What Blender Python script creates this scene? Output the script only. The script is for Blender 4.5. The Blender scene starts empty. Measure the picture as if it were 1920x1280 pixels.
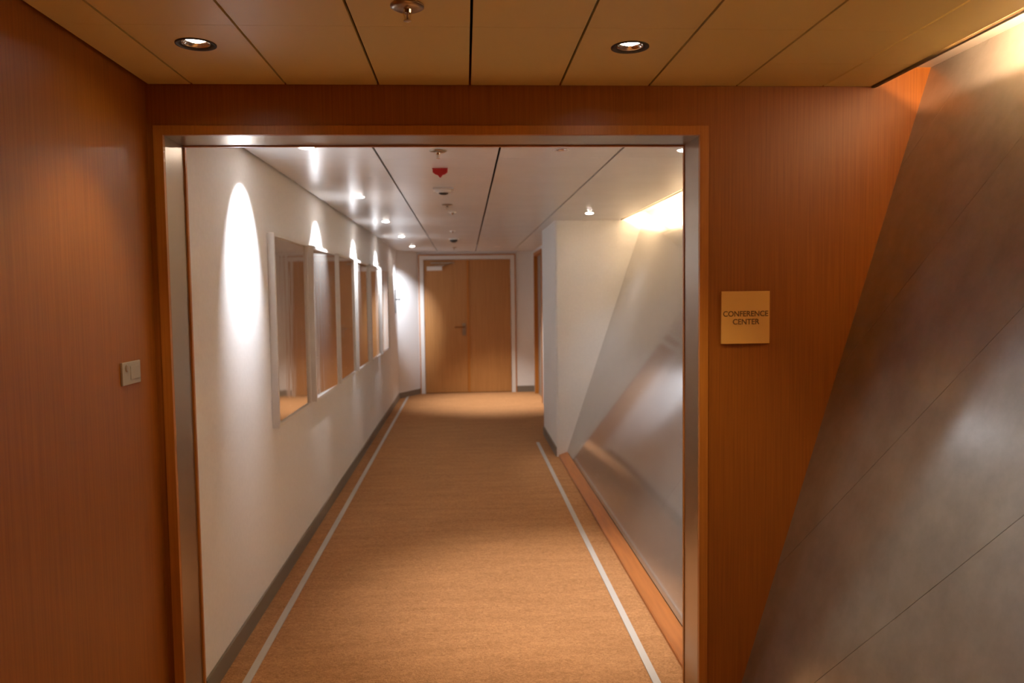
import bpy, bmesh, math, random
from mathutils import Vector, Matrix

random.seed(4)
S = bpy.context.scene
COL = S.collection

# ------------------------------------------------------------------ camera
H = 1.45                       # eye height
F_PX, PITCH, YAW, ROLL = 1441.4, 0.0603, 0.0603, 0.0128
fw = Vector((math.sin(YAW) * math.cos(PITCH), math.cos(YAW) * math.cos(PITCH), -math.sin(PITCH)))
rt = Vector((math.cos(YAW), -math.sin(YAW), 0))
up = rt.cross(fw)
r2 = rt * math.cos(ROLL) - up * math.sin(ROLL)
u2 = up * math.cos(ROLL) + rt * math.sin(ROLL)
cd = bpy.data.cameras.new('camera')
cam = bpy.data.objects.new('camera', cd)
COL.objects.link(cam)
M4 = Matrix.Identity(4)
for i in range(3):
    M4[i][0], M4[i][1], M4[i][2] = r2[i], u2[i], -fw[i]
M4[2][3] = H
cam.matrix_world = M4
cd.sensor_width = 36.0
cd.lens = F_PX / 1920 * 36.0
cd.clip_start = 0.05
cd.dof.use_dof = True
cd.dof.focus_distance = 2.1
cd.dof.aperture_fstop = 4.0
S.camera = cam

# ------------------------------------------------------------------ world, exposure
w = bpy.data.worlds.new('world')
S.world = w
w.use_nodes = True
w.node_tree.nodes['Background'].inputs[0].default_value = (0.01, 0.009, 0.008, 1)
w.node_tree.nodes['Background'].inputs[1].default_value = 0.0
vs = S.view_settings
vs.view_transform = 'Standard'
vs.look = 'None'
vs.exposure = 1.15
vs.gamma = 1.0
vs.use_curve_mapping = False
S.cycles.use_adaptive_sampling = True
S.cycles.adaptive_threshold = 0.02
S.cycles.max_bounces = 6
S.cycles.diffuse_bounces = 5
S.cycles.glossy_bounces = 4
S.cycles.transmission_bounces = 2

WARM = (1.0, 0.79, 0.46)       # lamps of the foyer
SOFT = (1.0, 0.95, 0.90)       # floor lamps of the corridor
COOL = (0.95, 1.0, 1.10)       # wall spots of the corridor
P_FOYER, P_BEHIND, P_WALLWASH, P_SLANT, P_FLOOR = 9.5, 95.0, 54.0, 14.0, 80.0
P_COVE_FOYER, P_COVE_CORRIDOR = 14.0, 24.0

# ------------------------------------------------------------------ measures
D, J = 2.565, 0.188            # partition front face, thickness
XL = -0.958                    # corridor wall
XF = -1.009                    # foyer wall
YB = 6.77                      # white pier face
YE = 11.455                    # end wall
ZC, ZF = 2.10, 2.136           # ceilings
XO1, XO2, ZS = -0.958, 0.792, 1.976   # opening
XE = 1.395                     # ceiling edge at the cove
Y0 = -2.8                      # foyer back


# ------------------------------------------------------------------ materials
def mat(name, col, rough=0.5, metal=0.0, ior=1.5, emit=None, estr=0.0):
    m = bpy.data.materials.new(name)
    m.use_nodes = True
    b = m.node_tree.nodes['Principled BSDF']
    b.inputs['Base Color'].default_value = (*col, 1)
    b.inputs['Roughness'].default_value = rough
    b.inputs['Metallic'].default_value = metal
    b.inputs['IOR'].default_value = ior
    if emit:
        b.inputs['Emission Color'].default_value = (*emit, 1)
        b.inputs['Emission Strength'].default_value = estr
        m.cycles.emission_sampling = 'NONE'
    return m


def nodes(m):
    nt = m.node_tree
    return nt, nt.nodes, nt.links, nt.nodes['Principled BSDF']


def textured(m, scale, c1, c2, detail=4.0, rough_n=0.55, bump=0.0, bscale=None, lo=0.35, hi=0.65, rot=(0, 0, 0), bdist=0.01):
    """noise between two colours on object coordinates, with optional fine relief"""
    nt, n, l, b = nodes(m)
    tc = n.new('ShaderNodeTexCoord')
    mp = n.new('ShaderNodeMapping')
    mp.inputs['Scale'].default_value = scale
    mp.inputs['Rotation'].default_value = rot
    l.new(tc.outputs['Object'], mp.inputs['Vector'])
    no = n.new('ShaderNodeTexNoise')
    no.inputs['Scale'].default_value = 1.0
    no.inputs['Detail'].default_value = detail
    no.inputs['Roughness'].default_value = rough_n
    l.new(mp.outputs[0], no.inputs['Vector'])
    cr = n.new('ShaderNodeValToRGB')
    cr.color_ramp.elements[0].position = lo
    cr.color_ramp.elements[1].position = hi
    cr.color_ramp.elements[0].color = (*c1, 1)
    cr.color_ramp.elements[1].color = (*c2, 1)
    l.new(no.outputs['Fac'], cr.inputs[0])
    l.new(cr.outputs[0], b.inputs['Base Color'])
    if bump:
        src = no
        if bscale:
            mp2 = n.new('ShaderNodeMapping')
            mp2.inputs['Scale'].default_value = bscale
            l.new(tc.outputs['Object'], mp2.inputs['Vector'])
            src = n.new('ShaderNodeTexNoise')
            src.inputs['Scale'].default_value = 1.0
            src.inputs['Detail'].default_value = 3.0
            l.new(mp2.outputs[0], src.inputs['Vector'])
        bp = n.new('ShaderNodeBump')
        bp.inputs['Strength'].default_value = bump
        bp.inputs['Distance'].default_value = bdist
        l.new(src.outputs['Fac'], bp.inputs['Height'])
        l.new(bp.outputs[0], b.inputs['Normal'])
    return m


M = {}
M['wood'] = textured(mat('wood_veneer', (.3, .1, .03), .42), (170, 170, 3.0), (0.27, 0.082, 0.007), (0.345, 0.110, 0.011), detail=5)
M['wood_edge'] = textured(mat('wood_edging', (.4, .15, .03), .38), (120, 120, 3.0), (0.42, 0.150, 0.020), (0.50, 0.19, 0.028), detail=4)
M['door_wood'] = textured(mat('door_veneer', (.4, .2, .06), .40), (110, 110, 2.2), (0.40, 0.180, 0.052), (0.48, 0.225, 0.070), detail=5)
M['skirting_wood'] = textured(mat('skirting_wood', (.35, .12, .03), .4), (30, 3, 120), (0.36, 0.12, 0.028), (0.44, 0.155, 0.038), detail=4)
M['white_wall'] = textured(mat('white_wallpaper', (.7, .68, .64), .75), (60, 60, 60), (0.76, 0.75, 0.735), (0.79, 0.78, 0.765), bump=.25, bscale=(240, 240, 240), bdist=.003)
M['ceiling_foyer'] = mat('cream_ceiling_enamel', (.80, .66, .27), .45)
M['ceiling_corridor'] = textured(mat('white_ceiling_enamel', (.68, .65, .6), .26), (3, 3, 3), (0.77, 0.75, 0.72), (0.80, 0.78, 0.75), bump=.10, bscale=(2.2, 5.0, 2.2), bdist=.02)
M['gap'] = mat('dark_joint', (.022, .016, .012), .8)
M['steel'] = mat('satin_steel', (.44, .35, .26), .32, 1.0)
M['chrome'] = mat('bright_metal', (.82, .78, .72), .12, 1.0)
M['dark_ring'] = mat('dark_bezel', (.03, .022, .016), .5)
M['bronze'] = mat('bronze_rail', (.10, .065, .035), .5)
M['white_paint'] = mat('white_lacquer', (.72, .69, .65), .35)
M['white_plastic'] = mat('white_plastic', (.74, .71, .67), .4)
M['grey_plastic'] = mat('grey_plastic', (.36, .32, .27), .4)
M['dark_plastic'] = mat('dark_plastic', (.05, .045, .04), .45)
M['red'] = mat('red_enamel', (.42, .012, .010), .45)
M['strip'] = mat('grey_guide_strip', (.50, .46, .43), .45)
M['baseboard'] = mat('grey_brown_baseboard', (.20, .165, .125), .45)
M['sign'] = mat('brass_coloured_plate', (.78, .44, .11), .5)
M['sign_ink'] = mat('dark_lettering', (.17, .085, .02), .5)
M['lamp_foyer'] = mat('lamp_glow_warm', (1, 1, 1), .5, emit=(1, .86, .68), estr=35)
M['lamp_corridor'] = mat('lamp_glow', (1, 1, 1), .5, emit=(1, .92, .82), estr=45)
M['lamp_dim'] = mat('lamp_glow_deep', (1, 1, 1), .5, emit=(1, .92, .82), estr=6)
M['tube'] = mat('cove_tube_glow', (1, 1, 1), .5, emit=(1, .78, .50), estr=12)
M['grey_door'] = mat('grey_door_enamel', (.34, .31, .27), .45)

# carpet: looped pile with broken cross streaks
m = mat('tan_carpet', (.4, .2, .08), .95)
nt, n, l, b = nodes(m)
b.inputs['Specular IOR Level'].default_value = .15
tc = n.new('ShaderNodeTexCoord')
def _noise(scale, detail, dist=0.0):
    mp = n.new('ShaderNodeMapping'); mp.inputs['Scale'].default_value = scale
    l.new(tc.outputs['Object'], mp.inputs[0])
    t = n.new('ShaderNodeTexNoise'); t.inputs['Scale'].default_value = 1; t.inputs['Detail'].default_value = detail
    t.inputs['Distortion'].default_value = dist
    l.new(mp.outputs[0], t.inputs['Vector'])
    return t
n1 = _noise((48, 78, 1), 2, 1.5)
n2 = _noise((2.5, 14.0, 1), 3)
n3 = _noise((190, 210, 1), 2)
mx = n.new('ShaderNodeMath'); mx.operation = 'MULTIPLY_ADD'
l.new(n2.outputs['Fac'], mx.inputs[0]); mx.inputs[1].default_value = .40; l.new(n1.outputs['Fac'], mx.inputs[2])
mx2 = n.new('ShaderNodeMath'); mx2.operation = 'MULTIPLY_ADD'
l.new(n3.outputs['Fac'], mx2.inputs[0]); mx2.inputs[1].default_value = .7; l.new(mx.outputs[0], mx2.inputs[2])
mr = n.new('ShaderNodeMapRange'); mr.inputs[1].default_value = .82; mr.inputs[2].default_value = 1.30
l.new(mx2.outputs[0], mr.inputs[0])
cr = n.new('ShaderNodeValToRGB')
cr.color_ramp.elements[0].color = (.35, .162, .064, 1); cr.color_ramp.elements[1].color = (.58, .292, .125, 1)
l.new(mr.outputs[0], cr.inputs[0]); l.new(cr.outputs[0], b.inputs['Base Color'])
bp = n.new('ShaderNodeBump'); bp.inputs['Strength'].default_value = .9; bp.inputs['Distance'].default_value = .008
l.new(mx2.outputs[0], bp.inputs['Height']); l.new(bp.outputs[0], b.inputs['Normal'])
M['carpet'] = m

# leaning wall: silver-grey lacquered panels, glossy in the corridor, mottled satin in the foyer
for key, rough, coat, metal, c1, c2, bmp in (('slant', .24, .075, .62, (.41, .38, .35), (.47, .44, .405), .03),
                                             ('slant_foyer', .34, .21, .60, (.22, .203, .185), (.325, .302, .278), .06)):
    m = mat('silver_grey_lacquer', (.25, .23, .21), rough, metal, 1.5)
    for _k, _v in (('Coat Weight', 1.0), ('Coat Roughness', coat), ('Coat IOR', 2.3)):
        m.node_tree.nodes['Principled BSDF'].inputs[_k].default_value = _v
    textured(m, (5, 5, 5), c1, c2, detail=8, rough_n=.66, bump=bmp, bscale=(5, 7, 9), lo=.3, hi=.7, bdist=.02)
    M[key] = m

# mirror glass, slightly tinted and not perfectly flat
m = mat('tinted_mirror', (.66, .60, .52), .06, .85)
textured(m, (1, 1, 1), (.78, .73, .66), (.81, .76, .69), bump=.10, bscale=(2, 3.5, 1.2), bdist=.02)
M['mirror'] = m


# ------------------------------------------------------------------ mesh helpers
class MB:
    def __init__(self):
        self.v, self.f = [], []

    def poly(self, pts):
        i = len(self.v)
        self.v += [tuple(p) for p in pts]
        self.f.append(list(range(i, i + len(pts))))
        return self

    def prism(self, a, b_):
        """closed solid between two equal-length loops"""
        i, k = len(self.v), len(a)
        self.v += [tuple(p) for p in a] + [tuple(p) for p in b_]
        self.f.append(list(range(i + k - 1, i - 1, -1)))
        self.f.append(list(range(i + k, i + 2 * k)))
        for q in range(k):
            r = (q + 1) % k
            self.f.append([i + q, i + r, i + k + r, i + k + q])
        return self

    def box(self, x0, x1, y0, y1, z0, z1):
        return self.prism([(x0, y0, z0), (x1, y0, z0), (x1, y1, z0), (x0, y1, z0)],
                          [(x0, y0, z1), (x1, y0, z1), (x1, y1, z1), (x0, y1, z1)])

    def lathe(self, prof, c=(0, 0, 0), seg=28, axis='z'):
        """prof: list of (radius, height) revolved about the axis"""
        i, k = len(self.v), len(prof)
        for s in range(seg):
            a = 2 * math.pi * s / seg
            for (r, h) in prof:
                p = (r * math.cos(a), r * math.sin(a), h)
                if axis == 'x':
                    p = (h, p[0], p[1])
                elif axis == 'y':
                    p = (p[0], h, p[1])
                self.v.append((c[0] + p[0], c[1] + p[1], c[2] + p[2]))
        for s in range(seg):
            t = (s + 1) % seg
            for q in range(k - 1):
                self.f.append([i + s * k + q, i + t * k + q, i + t * k + q + 1, i + s * k + q + 1])
        return self

    def bar(self, a, b_, w_, h_):
        """square bar from a to b"""
        a, b_ = Vector(a), Vector(b_)
        d = (b_ - a).normalized()
        s = d.cross(Vector((0, 0, 1)))
        if s.length < 1e-4:
            s = Vector((1, 0, 0))
        s.normalize()
        t = s.cross(d)
        L = lambda c: [c + s * w_ + t * h_, c - s * w_ + t * h_, c - s * w_ - t * h_, c + s * w_ - t * h_]
        return self.prism(L(a), L(b_))

    def mesh(self, name, material, smooth=False, bevel=0.0):
        me = bpy.data.meshes.new(name)
        me.from_pydata(self.v, [], self.f)
        bm = bmesh.new(); bm.from_mesh(me)
        bmesh.ops.remove_doubles(bm, verts=bm.verts, dist=1e-6)
        bmesh.ops.recalc_face_normals(bm, faces=bm.faces)
        if bevel:
            bmesh.ops.bevel(bm, geom=bm.edges[:], offset=bevel, segments=2, affect='EDGES', profile=.7)
        bm.to_mesh(me); bm.free()
        if smooth:
            for p in me.polygons:
                p.use_smooth = True
        me.materials.append(M[material])
        return me

    def obj(self, name, material, parent=None, loc=(0, 0, 0), smooth=False, bevel=0.0):
        return link(name, self.mesh(name, material, smooth, bevel), parent, loc)


def link(name, data, parent=None, loc=(0, 0, 0)):
    o = bpy.data.objects.new(name, data)
    COL.objects.link(o)
    o.parent = parent
    o.location = loc
    return o


def empty(name, loc=(0, 0, 0)):
    o = bpy.data.objects.new(name, None)
    o.empty_display_size = .05
    COL.objects.link(o)
    o.location = loc
    return o


def tag(o, label, cat, group=None):
    o['label'] = label
    o['category'] = cat
    if group:
        o['group'] = group
    return o


def struct(o, label=None, cat=None):
    o['kind'] = 'structure'
    if label:
        o['label'] = label
    if cat:
        o['category'] = cat
    return o


def part_label(o, text):
    o['label'] = text
    return o


# ------------------------------------------------------------------ structure: floor and walls
fl = MB()
fl.box(-1.2, 1.7, Y0 - .1, 12.2, -.06, 0)
struct(fl.obj('floor', 'carpet'), 'tan looped carpet running down the corridor', 'floor')

struct(MB().box(XF - .1, XF, Y0, D, 0, 2.32).obj('wall_left', 'wood'),
       'reddish brown wood veneer wall of the dim foyer with a switch plate', 'wall')
struct(MB().box(-1.15, 1.75, Y0 - .1, Y0, 0, 2.32).obj('wall_back', 'wood'), 'wood veneer wall behind the foyer', 'wall')

SF = lambda z: 0.920 + 0.304 * z      # leaning wall, foyer
SC = lambda z: 0.875 + 0.339 * z      # leaning wall, corridor

# wood partition with the opening
g = MB()
ZT = 2.32
xo1, xo2, zs = XO1 - .003, XO2 + .003, ZS + .003
outer = [(XF, 0), (xo1, 0), (xo1, zs), (xo2, zs), (xo2, 0), (SF(0) + .02, 0), (SF(ZT) + .02, ZT), (XF, ZT)]
# split into convex pieces so the faces triangulate cleanly
for pc in ([(XF, 0), (xo1, 0), (xo1, ZT), (XF, ZT)], [(xo1, zs), (xo2, zs), (xo2, ZT), (xo1, ZT)],
           [(xo2, 0), (SF(0) + .02, 0), (SF(ZT) + .02, ZT), (xo2, ZT)]):
    g.prism([(x, D, z) for x, z in pc], [(x, D + J - .012, z) for x, z in pc])
wf = struct(g.obj('wall_front', 'wood'), 'reddish wood veneer partition around the corridor opening', 'wall')
# lining and edging of the opening
T = .030
for nm, bx in (('edge_strip', (XO1 - T, XO1, D - .006, D + .012, 0, ZS + T)), ('edge_strip', (XO2, XO2 + T, D - .006, D + .012, 0, ZS + T)),
               ('edge_strip', (XO1, XO2, D - .006, D + .012, ZS, ZS + T))):
    MB().box(*bx).obj(nm, 'wood_edge', wf, bevel=.0015)
for nm, bx in (('back_edge', (XO1 - .02, XO1 + .006, D + J - .014, D + J, 0, ZS - .006)), ('back_edge', (XO2 - .003, XO2 + .02, D + J - .014, D + J, 0, ZS - .004)),
               ('back_edge', (XO1 - .02, XO2 + .02, D + J - .014, D + J, ZS - .004, ZS + .03))):
    MB().box(*bx).obj(nm, 'wood_edge', wf)
for bx in ((XO1 - .003, XO1, D + .012, D + J - .014, 0, ZS), (XO2, XO2 + .003, D + .012, D + J - .014, 0, ZS), (XO1, XO2, D + .012, D + J - .014, ZS, ZS + .003)):
    part_label(MB().box(*bx).obj('lining_plate', 'steel', wf), 'satin metal lining of the opening')
# back of the partition above the corridor ceiling and beside it is white
# corridor walls
struct(MB().box(XL - .1, XL, D + J - .012, 11.0, 0, 2.32).obj('wall_left_corridor', 'white_wall'),
       'white textured corridor wall hung with six mirrors', 'wall')
a0, a1 = (XL, 10.95), (-.69, YE)
g = MB().prism([(a0[0], a0[1], 0), (a1[0], a1[1], 0), (a1[0] - .2, a1[1] + .06, 0), (a0[0] - .1, a0[1] + .03, 0)],
               [(a0[0], a0[1], 2.32), (a1[0], a1[1], 2.32), (a1[0] - .2, a1[1] + .06, 2.32), (a0[0] - .1, a0[1] + .03, 2.32)])
struct(g.obj('wall_corner', 'white_wall'), 'brightly lit angled white wall beside the double door', 'wall')
DX0, DX1, DZ = -.665, .742, 2.045      # outside of the double-door frame
g = MB()
g.box(-.9, DX0, YE, YE + .1, 0, 2.32).box(DX1, 1.2, YE, YE + .1, 0, 2.32).box(DX0, DX1, YE, YE + .1, DZ, 2.32)
struct(g.obj('wall_end', 'white_wall'), 'white wall around the double door at the corridor end', 'wall')
# side wall beyond the pier, with its doorway
XR = 1.02
SY0, SY1, SZ = 10.15, 11.26, 2.055
g = MB().box(XR, XR + .1, 7.9, SY0, 0, 2.32).box(XR, XR + .1, SY1, YE, 0, 2.32).box(XR, XR + .1, SY0, SY1, SZ, 2.32)
struct(g.obj('wall_right_corridor', 'white_wall'), 'white side wall in the recess near the double door', 'wall')
# white pier with rounded corner
PX = .800
rr = .022
loop = []
for k in range(7):
    a = math.pi + k * math.pi / 12
    loop.append((PX + rr + rr * math.cos(a), YB + rr + rr * math.sin(a)))
loop += [(1.75, YB), (1.75, 7.9), (PX, 7.9)]
g = MB().prism([(x, y, 0) for x, y in loop], [(x, y, 2.32) for x, y in loop])
struct(g.obj('wall_pier', 'white_wall'), 'white pier jutting out where the leaning grey wall ends', 'wall')


# ------------------------------------------------------------------ leaning wall of diagonal panels
def clip(poly, nx, ny, c):
    """keep nx*x+ny*y <= c"""
    out = []
    for i in range(len(poly)):
        p, q = poly[i], poly[(i + 1) % len(poly)]
        dp, dq = nx * p[0] + ny * p[1] - c, nx * q[0] + ny * q[1] - c
        if dp <= 0:
            out.append(p)
        if (dp <= 0) != (dq <= 0):
            t = dp / (dp - dq)
            out.append((p[0] + t * (q[0] - p[0]), p[1] + t * (q[1] - p[1])))
    return out


def leaning(name, SX, y0, y1, label, step=.585, gap=.0006, finish='slant_foyer'):
    z0, z1 = .050, 2.30
    k = SX(1) - SX(0)
    nl = math.sqrt(1 + k * k)
    nrm = Vector((1 / nl, 0, -k / nl))     # away from the room
    P = lambda y, z, d=0: Vector((SX(z), y, z)) + nrm * d
    bk = MB().prism([P(y0, 0, .013), P(y1, 0, .013), P(y1, z1, .013), P(y0, z1, .013)],
                    [P(y0, 0, .06), P(y1, 0, .06), P(y1, z1, .06), P(y0, z1, .06)])
    root = struct(bk.obj(name, 'gap'), label, 'wall')
    sl = 1.17
    base = 2.13 + 1.0 / sl               # y at which a seam would meet z = 0
    nn = math.sqrt(1 + 1 / sl ** 2)
    for q in range(-14, 16):
        c0, c1 = base + q * step, base + (q + 1) * step
        pl = [(y0, z0), (y1, z0), (y1, z1), (y0, z1)]
        # band  c0 < y + z/sl < c1
        pl = clip(pl, 1, 1 / sl, c1 - gap * nn)
        pl = clip(pl, -1, -1 / sl, -(c0 + gap * nn)) if pl else pl
        if len(pl) < 3:
            continue
        ar = abs(sum(pl[i][0] * pl[(i + 1) % len(pl)][1] - pl[(i + 1) % len(pl)][0] * pl[i][1] for i in range(len(pl)))) / 2
        if ar < .002:
            continue
        MB().prism([P(y, z) for y, z in pl], [P(y, z, .012) for y, z in pl]).obj('panel', finish, root)
    return root


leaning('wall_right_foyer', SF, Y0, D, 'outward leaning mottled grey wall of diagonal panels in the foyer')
leaning('wall_right', SC, D + J - .012, YB, 'outward leaning glossy grey wall along the corridor', 1.17, .0004, 'slant')

# ------------------------------------------------------------------ baseboards
struct(MB().box(XL, XL + .010, D + J, 10.955, 0, .078).obj('baseboard_left', 'baseboard', bevel=.002), 'grey brown baseboard below the mirrors', 'baseboard')
dv = Vector((a1[0] - a0[0], a1[1] - a0[1], 0)).normalized(); nv = Vector((dv.y, -dv.x, 0)) * .010
p0, p1 = Vector((*a0, 0)), Vector((*a1, 0))
g = MB().prism([p0, p1, p1 + nv, p0 + nv], [q + Vector((0, 0, .078)) for q in (p0, p1, p1 + nv, p0 + nv)])
struct(g.obj('baseboard_corner', 'baseboard'), 'grey brown baseboard of the angled wall', 'baseboard')
struct(MB().box(DX1, XR, YE - .010, YE, 0, .09).obj('baseboard_end', 'baseboard'), 'grey baseboard beside the double door', 'baseboard')
struct(MB().box(PX - .010, PX, YB + .02, 7.9, 0, .085).obj('baseboard_pier', 'baseboard'), 'grey baseboard along the white pier', 'baseboard')
for nm, SX, y0, y1, lb in (('baseboard_right', SC, D + J, YB + .004, 'orange wood skirting below the leaning corridor wall'),
                           ('baseboard_right_foyer', SF, Y0, D, 'wood skirting below the leaning foyer wall')):
    pr = [(.815, 0), (.815, .014), (.820, .019), (SX(.044) + .002, .044), (SX(.02) + .002, 0)]
    struct(MB().prism([(x, y0, z) for x, z in pr], [(x, y1, z) for x, z in pr]).obj(nm, 'skirting_wood'), lb, 'baseboard')

# ------------------------------------------------------------------ ceilings
LIGHTS_F = [(-.713, 2.165), (.471, 2.165)]
LIGHTS_L = [(-.674, 3.42 + 1.67 * k) for k in range(5)]
LIGHTS_R = [(1.010, 3.49), (1.010, 6.18)]
LIGHTS_D = [(.445, 3.49), (.445, 10.30)]
HOLES = {**{p: .050 for p in LIGHTS_F}, **{p: .036 for p in LIGHTS_L + LIGHTS_R + LIGHTS_D}}


def ceiling_panel(x0, x1, y0, y1, z, material, parent, cache={}):
    th = .012
    for (cx, cy), r in HOLES.items():
        if x0 < cx < x1 and y0 < cy < y1 and not (material == 'ceiling_foyer') == (cy > D):
            ang = sorted({2 * math.pi * s / 32 for s in range(32)} | {math.atan2(yy - cy, xx - cx) % (2 * math.pi) for xx in (x0, x1) for yy in (y0, y1)})
            inn, out = [], []
            for a in ang:
                c, s = math.cos(a), math.sin(a)
                t = min((((x1 if c > 0 else x0) - cx) / c) if abs(c) > 1e-9 else 9e9, (((y1 if s > 0 else y0) - cy) / s) if abs(s) > 1e-9 else 9e9)
                inn.append((cx + r * c, cy + r * s)); out.append((cx + t * c, cy + t * s))
            g = MB(); k = len(ang)
            for q in range(k):
                r_ = (q + 1) % k
                i0, i1, o0, o1 = inn[q], inn[r_], out[q], out[r_]
                g.poly([(*i0, z), (*o0, z), (*o1, z), (*i1, z)])
                g.poly([(*i0, z + th), (*i1, z + th), (*o1, z + th), (*o0, z + th)])
                g.poly([(*i0, z), (*i1, z), (*i1, z + th), (*i0, z + th)])
                g.poly([(*o0, z), (*o0, z + th), (*o1, z + th), (*o1, z)])
            return g.obj('panel', material, parent)
    key = (round(x1 - x0, 4), round(y1 - y0, 4), material)
    if key not in cache:
        hx, hy = (x1 - x0) / 2, (y1 - y0) / 2
        cache[key] = MB().box(-hx, hx, -hy, hy, 0, th).mesh('panel', material)
    return link('panel', cache[key], parent, ((x0 + x1) / 2, (y0 + y1) / 2, z))


cf = struct(MB().box(-1.15, 1.27, Y0, D, ZF + .10, ZF + .14).obj('ceiling', 'gap'), 'cream enamelled panel ceiling of the foyer with dark joints', 'ceiling')
xs = [XF + .012] + [.0274 + .296 * k for k in range(-3, 5)] + [XE - .016]
GF = .0035
for i in range(len(xs) - 1):
    fine = xs[i] > .9
    ys = [D - .004, 2.31, 2.016, 1.72, 1.424, .83, -.35, -1.5, Y0] if fine else [D - .004, 2.016, 1.424, .83, -.35, -1.5, Y0]
    for q in range(len(ys) - 1):
        ceiling_panel(xs[i] + (GF if i else 0), xs[i + 1] - GF, ys[q + 1] + .0007, ys[q] - .0007, ZF, 'ceiling_foyer', cf)
cc = struct(MB().box(-1.05, 1.27, D + J, YE + .05, ZC + .10, ZC + .14).obj('ceiling_corridor', 'gap'), 'glossy white panel ceiling of the corridor', 'ceiling')
xc = [XL + .014, -.390, .166, .717, XE - .016]
yc = [D + J - .010] + [3.142 + .5567 * k for k in range(15)] + [YE - .004]
for i in range(4):
    for q in range(len(yc) - 1):
        x1 = xc[i + 1] - .005
        if i == 3 and yc[q] > YB:
            x1 = XR - .003
        y1 = yc[q + 1] - .0006
        if i == 3 and yc[q] < YB < y1:
            ceiling_panel(xc[i] + .0035, x1, yc[q] + .0006, YB - .002, ZC, 'ceiling_corridor', cc)
            ceiling_panel(xc[i] + .0035, PX - .003, YB - .0008, y1, ZC, 'ceiling_corridor', cc)
            continue
        ceiling_panel(xc[i] + (.005 if i else 0), x1, yc[q] + .0006, y1, ZC, 'ceiling_corridor', cc)
# edge rail along the cove and the closed top of the cove
for nm, z, y0, y1, mt, SX in (('trim_1', ZF, Y0, D, 'ceiling_foyer', SF), ('trim_2', ZC, D + J - .01, YB, 'ceiling_corridor', SC)):
    struct(MB().box(XE - .012, XE, y0, y1, z - .004, z + .012).obj(nm, 'bronze'),
           'edge rail of the ceiling along the cove ' + ('in the foyer' if z == ZF else 'in the corridor'), 'trim')
    g = MB().box(1.20, SX(z + .075) + .03, y0, y1, z + .066, z + .08).box(1.20, 1.215, y0, y1, z + .014, z + .066)
    struct(g.obj('ceiling_cove' if z == ZF else 'ceiling_cove_corridor', 'white_paint'), 'closed white top of the light cove ' + ('in the foyer' if z == ZF else 'in the corridor'), 'ceiling')


# ------------------------------------------------------------------ double door at the end
dr = struct(empty('door_1', (0, YE, 0)), 'pair of light brown wooden doors at the corridor end', 'door')
fr = MB()
FW = .058
fr.box(DX0, DX0 + FW, -.018, .09, 0, DZ).box(DX1 - FW, DX1, -.018, .09, 0, DZ).box(DX0 + FW, DX1 - FW, -.018, .09, DZ - FW, DZ)
part_label(fr.obj('door_frame', 'white_paint', dr), 'white door frame')
g = MB()
g.box(DX0 - .016, DX0, -.022, 0, 0, DZ + .016).box(DX1, DX1 + .016, -.022, 0, 0, DZ + .016).box(DX0, DX1, -.022, 0, DZ, DZ + .016)
part_label(g.obj('frame_edging', 'wood_edge', dr), 'thin brown edging round the frame')
CX = .040
lf = MB().box(DX0 + FW + .003, CX - .002, .012, .055, .008, DZ - FW - .003).obj('door_leaf', 'door_wood', dr, bevel=.002)
rf = MB().box(CX + .002, DX1 - FW - .003, .012, .055, .008, DZ - FW - .003).obj('door_leaf', 'door_wood', dr, bevel=.002)
part_label(MB().box(CX - .012, CX + .020, -.002, .012, .008, DZ - FW - .003).obj('meeting_strip', 'wood_edge', rf, bevel=.002), 'lighter strip between the two leaves')
# lever handle on its plate, leaf with the closer
g = MB().box(CX - .085, CX - .035, .004, .012, .86, 1.04)
pl = g.obj('handle_plate', 'steel', lf, bevel=.002)
g = MB().lathe([(0, 0.004), (.010, 0.004), (.010, -.045), (0, -.045)], (CX - .060, 0, .985), 14, 'y')
g.box(CX - .195, CX - .052, -.052, -.036, .975, .995)
g.obj('handle', 'chrome', lf, bevel=.0)
# closer
g = MB().box(-.555, -.330, -.045, .012, 1.825, 1.885)
part_label(g.obj('closer_body', 'white_plastic', lf, bevel=.004), 'pale door closer')
g = MB().bar((-.44, -.03, 1.892), (-.30, -.10, 1.898), .011, .005).bar((-.30, -.10, 1.898), (-.19, -.022, 1.935), .011, .005).box(-.50, -.15, -.034, -.018, 1.925, 1.948)
g.obj('closer_arm', 'steel', lf)
for z in (.25, 1.0, 1.75):
    for x, lv in ((DX0 + FW + .002, lf), (DX1 - FW - .002, rf)):
        MB().lathe([(0, z), (.008, z), (.008, z + .09), (0, z + .09)], (x, .004, 0), 10).obj('hinge', 'steel', lv)
# side door in the recess
sd = struct(empty('door_2', (XR, 0, 0)), 'narrow side door just past the white pier', 'door')
g = MB().box(-.012, .09, SY0, SY0 + .045, 0, SZ).box(-.012, .09, SY1 - .045, SY1, 0, SZ).box(-.012, .09, SY0 + .045, SY1 - .045, SZ - .045, SZ)
g.obj('door_frame', 'wood_edge', sd)
lf2 = MB().box(.045, .085, SY0 + .048, SY1 - .048, .008, SZ - .048).obj('door_leaf', 'grey_door', sd)
MB().box(-.005, .045, SY0 + .11, SY0 + .125, .99, 1.01).box(-.012, .002, SY0 + .11, SY0 + .22, .99, 1.01).obj('handle', 'steel', lf2)

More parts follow.
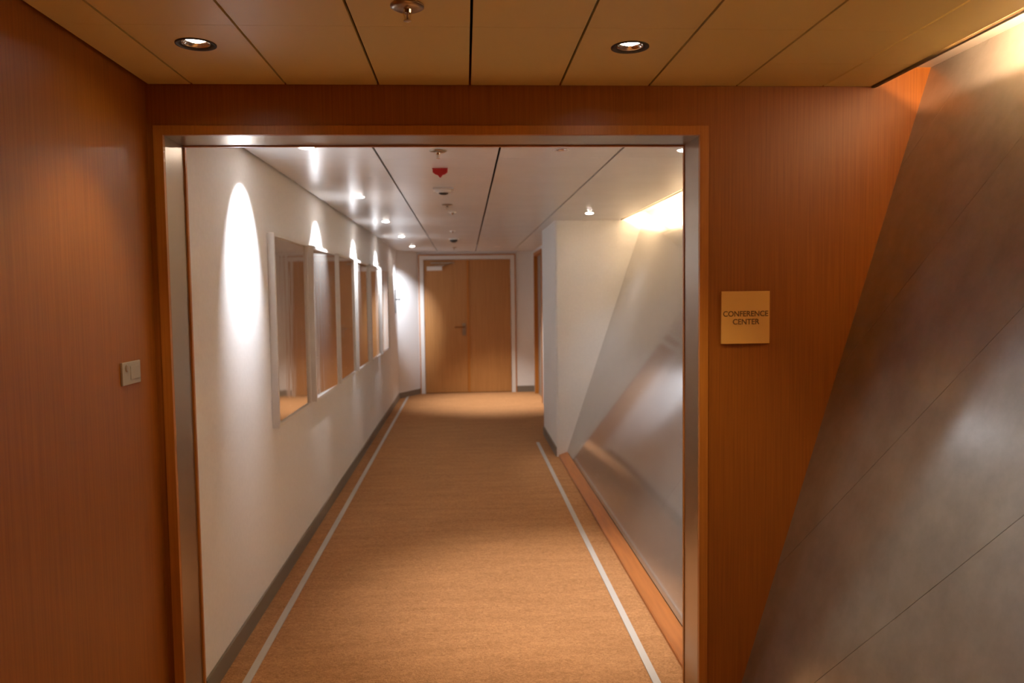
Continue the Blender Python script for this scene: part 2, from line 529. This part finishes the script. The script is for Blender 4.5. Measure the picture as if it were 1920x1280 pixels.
# ------------------------------------------------------------------ floor guide strips
tag(MB().box(-.8475 - .015, -.8475 + .015, -.3, 11.40, .0005, .005).obj('floor_guide_strip', 'strip', bevel=.001),
    'long pale grey guide strip on the carpet beside the mirror wall', 'floor strip', 'guide strips set in the carpet')
tag(MB().box(.690 - .015, .690 + .015, -.3, 7.45, .0005, .005).obj('floor_guide_strip', 'strip', bevel=.001),
    'pale grey guide strip on the carpet beside the wood skirting, ending at the white pier', 'floor strip', 'guide strips set in the carpet')


# ------------------------------------------------------------------ framed mirrors
MW, MZ0, MZ1, FD, FB = .800, .808, 1.770, .034, .018


def mirror(y, label, yawd):
    r = empty('framed_mirror', (XL, y, MZ0))
    hh = MZ1 - MZ0
    g = MB()
    o_ = [(0, 0), (MW, 0), (MW, hh), (0, hh)]
    i_ = [(FB, FB), (MW - FB, FB), (MW - FB, hh - FB), (FB, hh - FB)]
    for q in range(4):
        s = (q + 1) % 4
        lp = [o_[q], o_[s], i_[s], i_[q]]
        g.prism([(0.001, a, b_) for a, b_ in lp], [(FD, a, b_) for a, b_ in lp])
    part_label(g.obj('frame', 'white_paint', r), 'white lacquered frame')
    MB().box(.001, .010, FB - .005, MW - FB + .005, FB - .005, hh - FB + .005).obj('backing_board', 'dark_plastic', r)
    t = math.radians(yawd)
    dx = math.tan(t) * (MW / 2 - FB)
    g = MB()
    ya, yb, za, zb = FB - .003, MW - FB + .003, FB - .003, hh - FB + .003
    xm = .023
    fr_ = [(xm - dx, ya, za), (xm + dx, yb, za), (xm + dx, yb, zb), (xm - dx, ya, zb)]
    g.prism([(x - .004, y_, z) for x, y_, z in fr_], fr_)
    part_label(g.obj('glass', 'mirror', r), 'grey-brown tinted mirror glass')
    tag(r, label, 'mirror', 'white framed mirrors along the corridor wall')


ORD = ['first white-framed mirror on the corridor wall, largest in view, next to the wood opening',
       'second white-framed mirror from the opening, with a pale reflection under a spotlight',
       'third white-framed mirror from the opening, showing a brown reflection',
       'fourth white-framed mirror from the opening, just past a bright light patch',
       'fifth white-framed mirror from the opening, last but one of the row',
       'sixth white-framed mirror, the last of the row towards the double door']
YAWS = [0, 1.6, 0, 0, 0, 0.6]
for k in range(6):
    mirror(3.83 + .964 * k, ORD[k], YAWS[k])

# ------------------------------------------------------------------ small wall things
r = empty('switch_plate', (XF, 2.365, 1.232))
MB().box(.0005, .007, -.062, .062, -.034, .034).obj('plate', 'grey_plastic', r, bevel=.002)
MB().lathe([(0, .0105), (.009, .0105), (.011, .0085), (.011, .006)], (0, -.035, .016), 16, 'x').obj('push_button', 'steel', r)
MB().box(.006, .0085, -.010, .048, -.020, .020).obj('rocker', 'grey_plastic', r, bevel=.001)
tag(r, 'small grey switch plate on the wood veneer wall', 'switch')

r = empty('conference_sign', (.950, D, 1.364))
MB().box(-.0835, .0835, -.008, -.0005, -.089, .089).obj('plate', 'sign', r, bevel=.0012)


def lettering(txt, size, x, z, parent, width):
    cu = bpy.data.curves.new('lettering', 'FONT')
    cu.body = txt; cu.size = size; cu.align_x = 'CENTER'; cu.extrude = .0004; cu.offset = 0.0004
    tmp = bpy.data.objects.new('tmp_text', cu)
    COL.objects.link(tmp)
    dg = bpy.context.evaluated_depsgraph_get(); dg.update()
    me = bpy.data.meshes.new_from_object(tmp.evaluated_get(dg))
    bpy.data.objects.remove(tmp)
    xsv = [v.co.x for v in me.vertices]
    k = width / (max(xsv) - min(xsv))
    for v in me.vertices:
        v.co = Vector((v.co.x * k, -.0083 - v.co.z, v.co.y))
    me.materials.clear(); me.materials.append(M['sign_ink'])
    return link('lettering', me, parent, (x, 0, z))


lettering('CONFERENCE', .026, 0, .004, r, .156)
lettering('CENTER', .026, .001, -.023, r, .092)
tag(r, 'square brass-coloured sign reading CONFERENCE CENTER on the wood partition', 'sign')

# little dark hook-like fitting at the far end of the mirror wall
r = empty('wall_hook', (XL, 10.62, 1.42))
MB().box(.0005, .012, -.02, .02, -.20, .13).obj('back_plate', 'dark_plastic', r, bevel=.002)
MB().lathe([(0, .012), (.010, .012), (.008, .055), (.018, .060), (.018, .070), (0, .070)], (0, 0, -.01), 12, 'x').obj('knob', 'dark_plastic', r, smooth=False)
tag(r, 'small dark fitting on the white wall past the last mirror', 'wall fitting')


# ------------------------------------------------------------------ ceiling fittings
def spot(parent, power, col, angle, blend, aim, loc=(0, 0, -.009), size=.018):
    ld = bpy.data.lights.new('lamp_light', 'SPOT')
    ld.energy = power; ld.color = col; ld.spot_size = math.radians(angle); ld.spot_blend = blend
    ld.shadow_soft_size = size
    o = bpy.data.objects.new('lamp_light', ld)
    COL.objects.link(o)
    o.parent = parent
    o.location = loc
    o.rotation_euler = Vector(aim).to_track_quat('-Z', 'Y').to_euler()
    return o


LAMP_MESH = {}


def downlight(x, y, z, r, lamp, label, group, depth=.013):
    o = empty('downlight', (x, y, z))
    key = (r, lamp, depth)
    if key not in LAMP_MESH:
        ri = r * .70
        LAMP_MESH[key] = (
            MB().lathe([(r * 1.06, .0), (r * 1.06, -.0025), (r * .97, -.0035), (r * .76, .004), (r * .76, .012), (r * 1.0, .012)], seg=36).mesh('bezel', 'dark_ring' if r > .04 else 'white_paint', True),
            MB().lathe([(r * .76, .003), (r * .73, .001), (ri, .004), (ri * .80, depth), (ri * .80, depth + .02), (r * .76, depth + .02), (r * .76, .003)], seg=36).mesh('reflector', 'chrome', True),
            MB().lathe([(0, -.007), (r * .45, -.0065), (r * .75, -.0045), (r * .90, -.0005), (r * .90, .004), (0, .004)] if depth < .01 else [(0, depth - .007), (ri * .45, depth - .0055), (ri * .80, depth + .001), (ri * .8, depth + .006), (0, depth + .006)], seg=28).mesh('lamp', lamp, True))
    for nm, me in zip(('bezel', 'reflector', 'lamp'), LAMP_MESH[key]):
        link(nm, me, o)
    tag(o, label, 'downlight', group)
    return o


for k, (x, y) in enumerate(LIGHTS_F):
    o = downlight(x, y, ZF, .050, 'lamp_foyer', ['lit round downlight with dark bezel near the wood veneer wall in the foyer', 'lit round downlight with dark bezel in the foyer, on the sign side of the opening'][k], 'downlights of the foyer ceiling')
    spot(o, P_FOYER * (.65 if k == 0 else 2.0), WARM, 92, .6, (0, -.14, -1))
# two unseen lamps added behind the viewer to brighten the foyer by bounce
for (x, y, lb) in ((.471, .35, 'nearer to the leaning wall'), (-.121, -1.2, 'farthest back')):
    o = downlight(x, y, ZF - .001, .050, 'lamp_foyer', 'added unseen fill lamp in the foyer ceiling behind the viewpoint, ' + lb, 'downlights of the foyer ceiling')
    spot(o, P_BEHIND, WARM, 66, .8, (0, 0, -1))
LO = ['first and nearest lit downlight of the row above the mirrors', 'second lit downlight of the row above the mirrors', 'third lit downlight of the row above the mirrors', 'fourth lit downlight of the row above the mirrors', 'fifth and farthest lit downlight of the row above the mirrors']
for k, (x, y) in enumerate(LIGHTS_L):
    o = downlight(x, y, ZC, .036, 'lamp_corridor', LO[k], 'downlights above the mirrors', .004)
    spot(o, P_WALLWASH * (1 if k < 4 else 1.5), COOL, 62 if k < 4 else 50, 1.0, (-.70, 0, -1) if k < 4 else (-.24, 1.0, -.8), loc=(0, 0, -.018), size=.008)
for k, (x, y) in enumerate(LIGHTS_R):
    o = downlight(x, y, ZC, .036, 'lamp_corridor', ['lit downlight near the leaning wall, half hidden by the edge of the opening', 'lit downlight just in front of the white pier'][k], 'downlights beside the leaning wall', .004)
    spot(o, P_SLANT, COOL, 80, 1.0, (.25, 0, -1), loc=(0, 0, -.018))
for k, (x, y) in enumerate(LIGHTS_D):
    o = downlight(x, y, ZC, .036, 'lamp_dim', ['deep-set downlight with small glints above the bright pool on the carpet', 'small deep-set downlight in the ceiling in front of the double door'][k], 'deep-set downlights of the corridor', .05)
    spot(o, P_FLOOR * (1, 1.5)[k], SOFT, (62, 76)[k], .9, (-.02, .05, -1))


# cove tubes behind the ceiling edge
def cove(z, y0, y1, power, col, label, npart):
    o = empty('cove_light', (1.335, (y0 + y1) / 2, z + .014))
    L = (y1 - y0)
    MB().box(-.055, .02, -L / 2, L / 2, 0, .010).obj('channel', 'white_paint', o)
    g = MB().lathe([(0, -L / 2), (.008, -L / 2), (.008, L / 2), (0, L / 2)], (0, 0, .024), 10, 'y')
    g.obj('tube', 'tube', o, smooth=True)
    for k in range(npart):
        ld = bpy.data.lights.new('tube_light', 'AREA')
        ld.shape = 'RECTANGLE'; ld.size = L / npart; ld.size_y = .014; ld.energy = power / npart; ld.color = col
        q = bpy.data.objects.new('tube_light', ld)
        COL.objects.link(q); q.parent = o
        q.location = (.012, -L / 2 + (k + .5) * L / npart, .026)
        X = Vector((0, 1, 0)); Zd = Vector((-1, 0, .25)).normalized(); Y = Zd.cross(X)
        q.rotation_euler = Matrix((X, Y, Zd)).transposed().to_euler()
    tag(o, label, 'cove light', 'cove lights along the leaning wall')


cove(ZF, 1.15, 2.15, P_COVE_FOYER, (1, .62, .34), 'warm cove light hidden behind the foyer ceiling edge', 1)
cove(ZC, D + J + .25, YB - .12, P_COVE_CORRIDOR, (1, .72, .42), 'warm cove light hidden behind the corridor ceiling edge', 1)


def sprinkler(x, y, z, label, s=1.0):
    o = empty('sprinkler', (x, y, z))
    MB().lathe([(0, 0), (.040 * s, 0), (.040 * s, -.004), (.030 * s, -.009), (.014 * s, -.010), (0, -.010)], seg=24).obj('escutcheon', 'steel', o, smooth=True)
    g = MB().lathe([(0, -.009), (.011 * s, -.009), (.009 * s, -.018), (0, -.018)], seg=12)
    g.bar((.009 * s, 0, -.016), (.004, 0, -.034), .002, .002).bar((-.009 * s, 0, -.016), (-.004, 0, -.034), .002, .002)
    g.obj('frame_arms', 'chrome', o)
    MB().lathe([(0, -.034), (.009 * s, -.034), (.0095 * s, -.036), (0, -.0365)], seg=14).obj('deflector', 'chrome', o)
    MB().lathe([(0, -.018), (.0025, -.018), (.0025, -.034), (0, -.034)], seg=8).obj('bulb', 'steel', o)
    tag(o, label, 'sprinkler', 'ceiling sprinklers')


sprinkler(-.125, 1.873, ZF, 'metal sprinkler head in the foyer ceiling, cut by the top of the picture')
sprinkler(-.110, 3.50, ZC, 'sprinkler head in the corridor ceiling between the opening and the red marker')
sprinkler(-.117, 5.545, ZC, 'small sprinkler head just past the square detector on the corridor ceiling')
sprinkler(-.137, 10.43, ZC, 'farthest sprinkler head, near the top of the double door')

# red pointed marker hanging from the ceiling
r = empty('ceiling_marker', (-.116, 3.985, ZC))
out = [(-.038, -.003), (.038, -.003), (.038, -.020), (.024, -.031), (.013, -.034), (0, -.049), (-.013, -.034), (-.024, -.031), (-.038, -.020)]
MB().prism([(x, -.002, z) for x, z in out], [(x, .002, z) for x, z in out]).obj('plate', 'red', r)
MB().box(-.040, .040, -.008, .008, -.004, -.0003).obj('bracket', 'red', r)
tag(r, 'small red pointed marker hanging from the corridor ceiling', 'marker')

r = empty('smoke_detector', (-.120, 4.74, ZC))
MB().box(-.062, .062, -.062, .062, -.010, -.0003).obj('base', 'white_plastic', r, bevel=.003)
MB().lathe([(.050, -.008), (.046, -.022), (.030, -.026), (.030, -.008)], seg=28).obj('cover', 'white_plastic', r, smooth=True)
part_label(MB().lathe([(.030, -.012), (.029, -.029), (.016, -.036), (0, -.037)], seg=24).obj('sensor', 'dark_plastic', r, smooth=True), 'dark round sensor')
tag(r, 'white square smoke detector with dark centre behind the red marker', 'detector')
r = empty('ceiling_detector', (-.118, 8.86, ZC))
MB().lathe([(0, -.0003), (.062, -.0003), (.060, -.012), (0, -.012)], seg=26).obj('base', 'white_plastic', r, smooth=False)
part_label(MB().lathe([(.046, -.010), (.042, -.030), (.020, -.044), (0, -.045)], seg=24).obj('sensor', 'dark_plastic', r, smooth=True), 'dark sensor dome')
tag(r, 'dark-domed round detector far down the corridor ceiling', 'detector')
for (x, y, lb) in ((-.087, 6.04, 'tiny pale ceiling button just past the small sprinkler'), (-.115, 7.77, 'tiny pale ceiling button before the dark-domed detector')):
    r = empty('ceiling_button', (x, y, ZC))
    MB().lathe([(0, -.0003), (.030, -.0003), (.030, -.006), (0, -.006)], seg=20).obj('base', 'white_plastic', r)
    MB().lathe([(.016, -.004), (.014, -.016), (.007, -.021), (0, -.022)], seg=16).obj('dome', 'chrome', r, smooth=True)
    tag(r, lb, 'ceiling button', 'ceiling buttons')
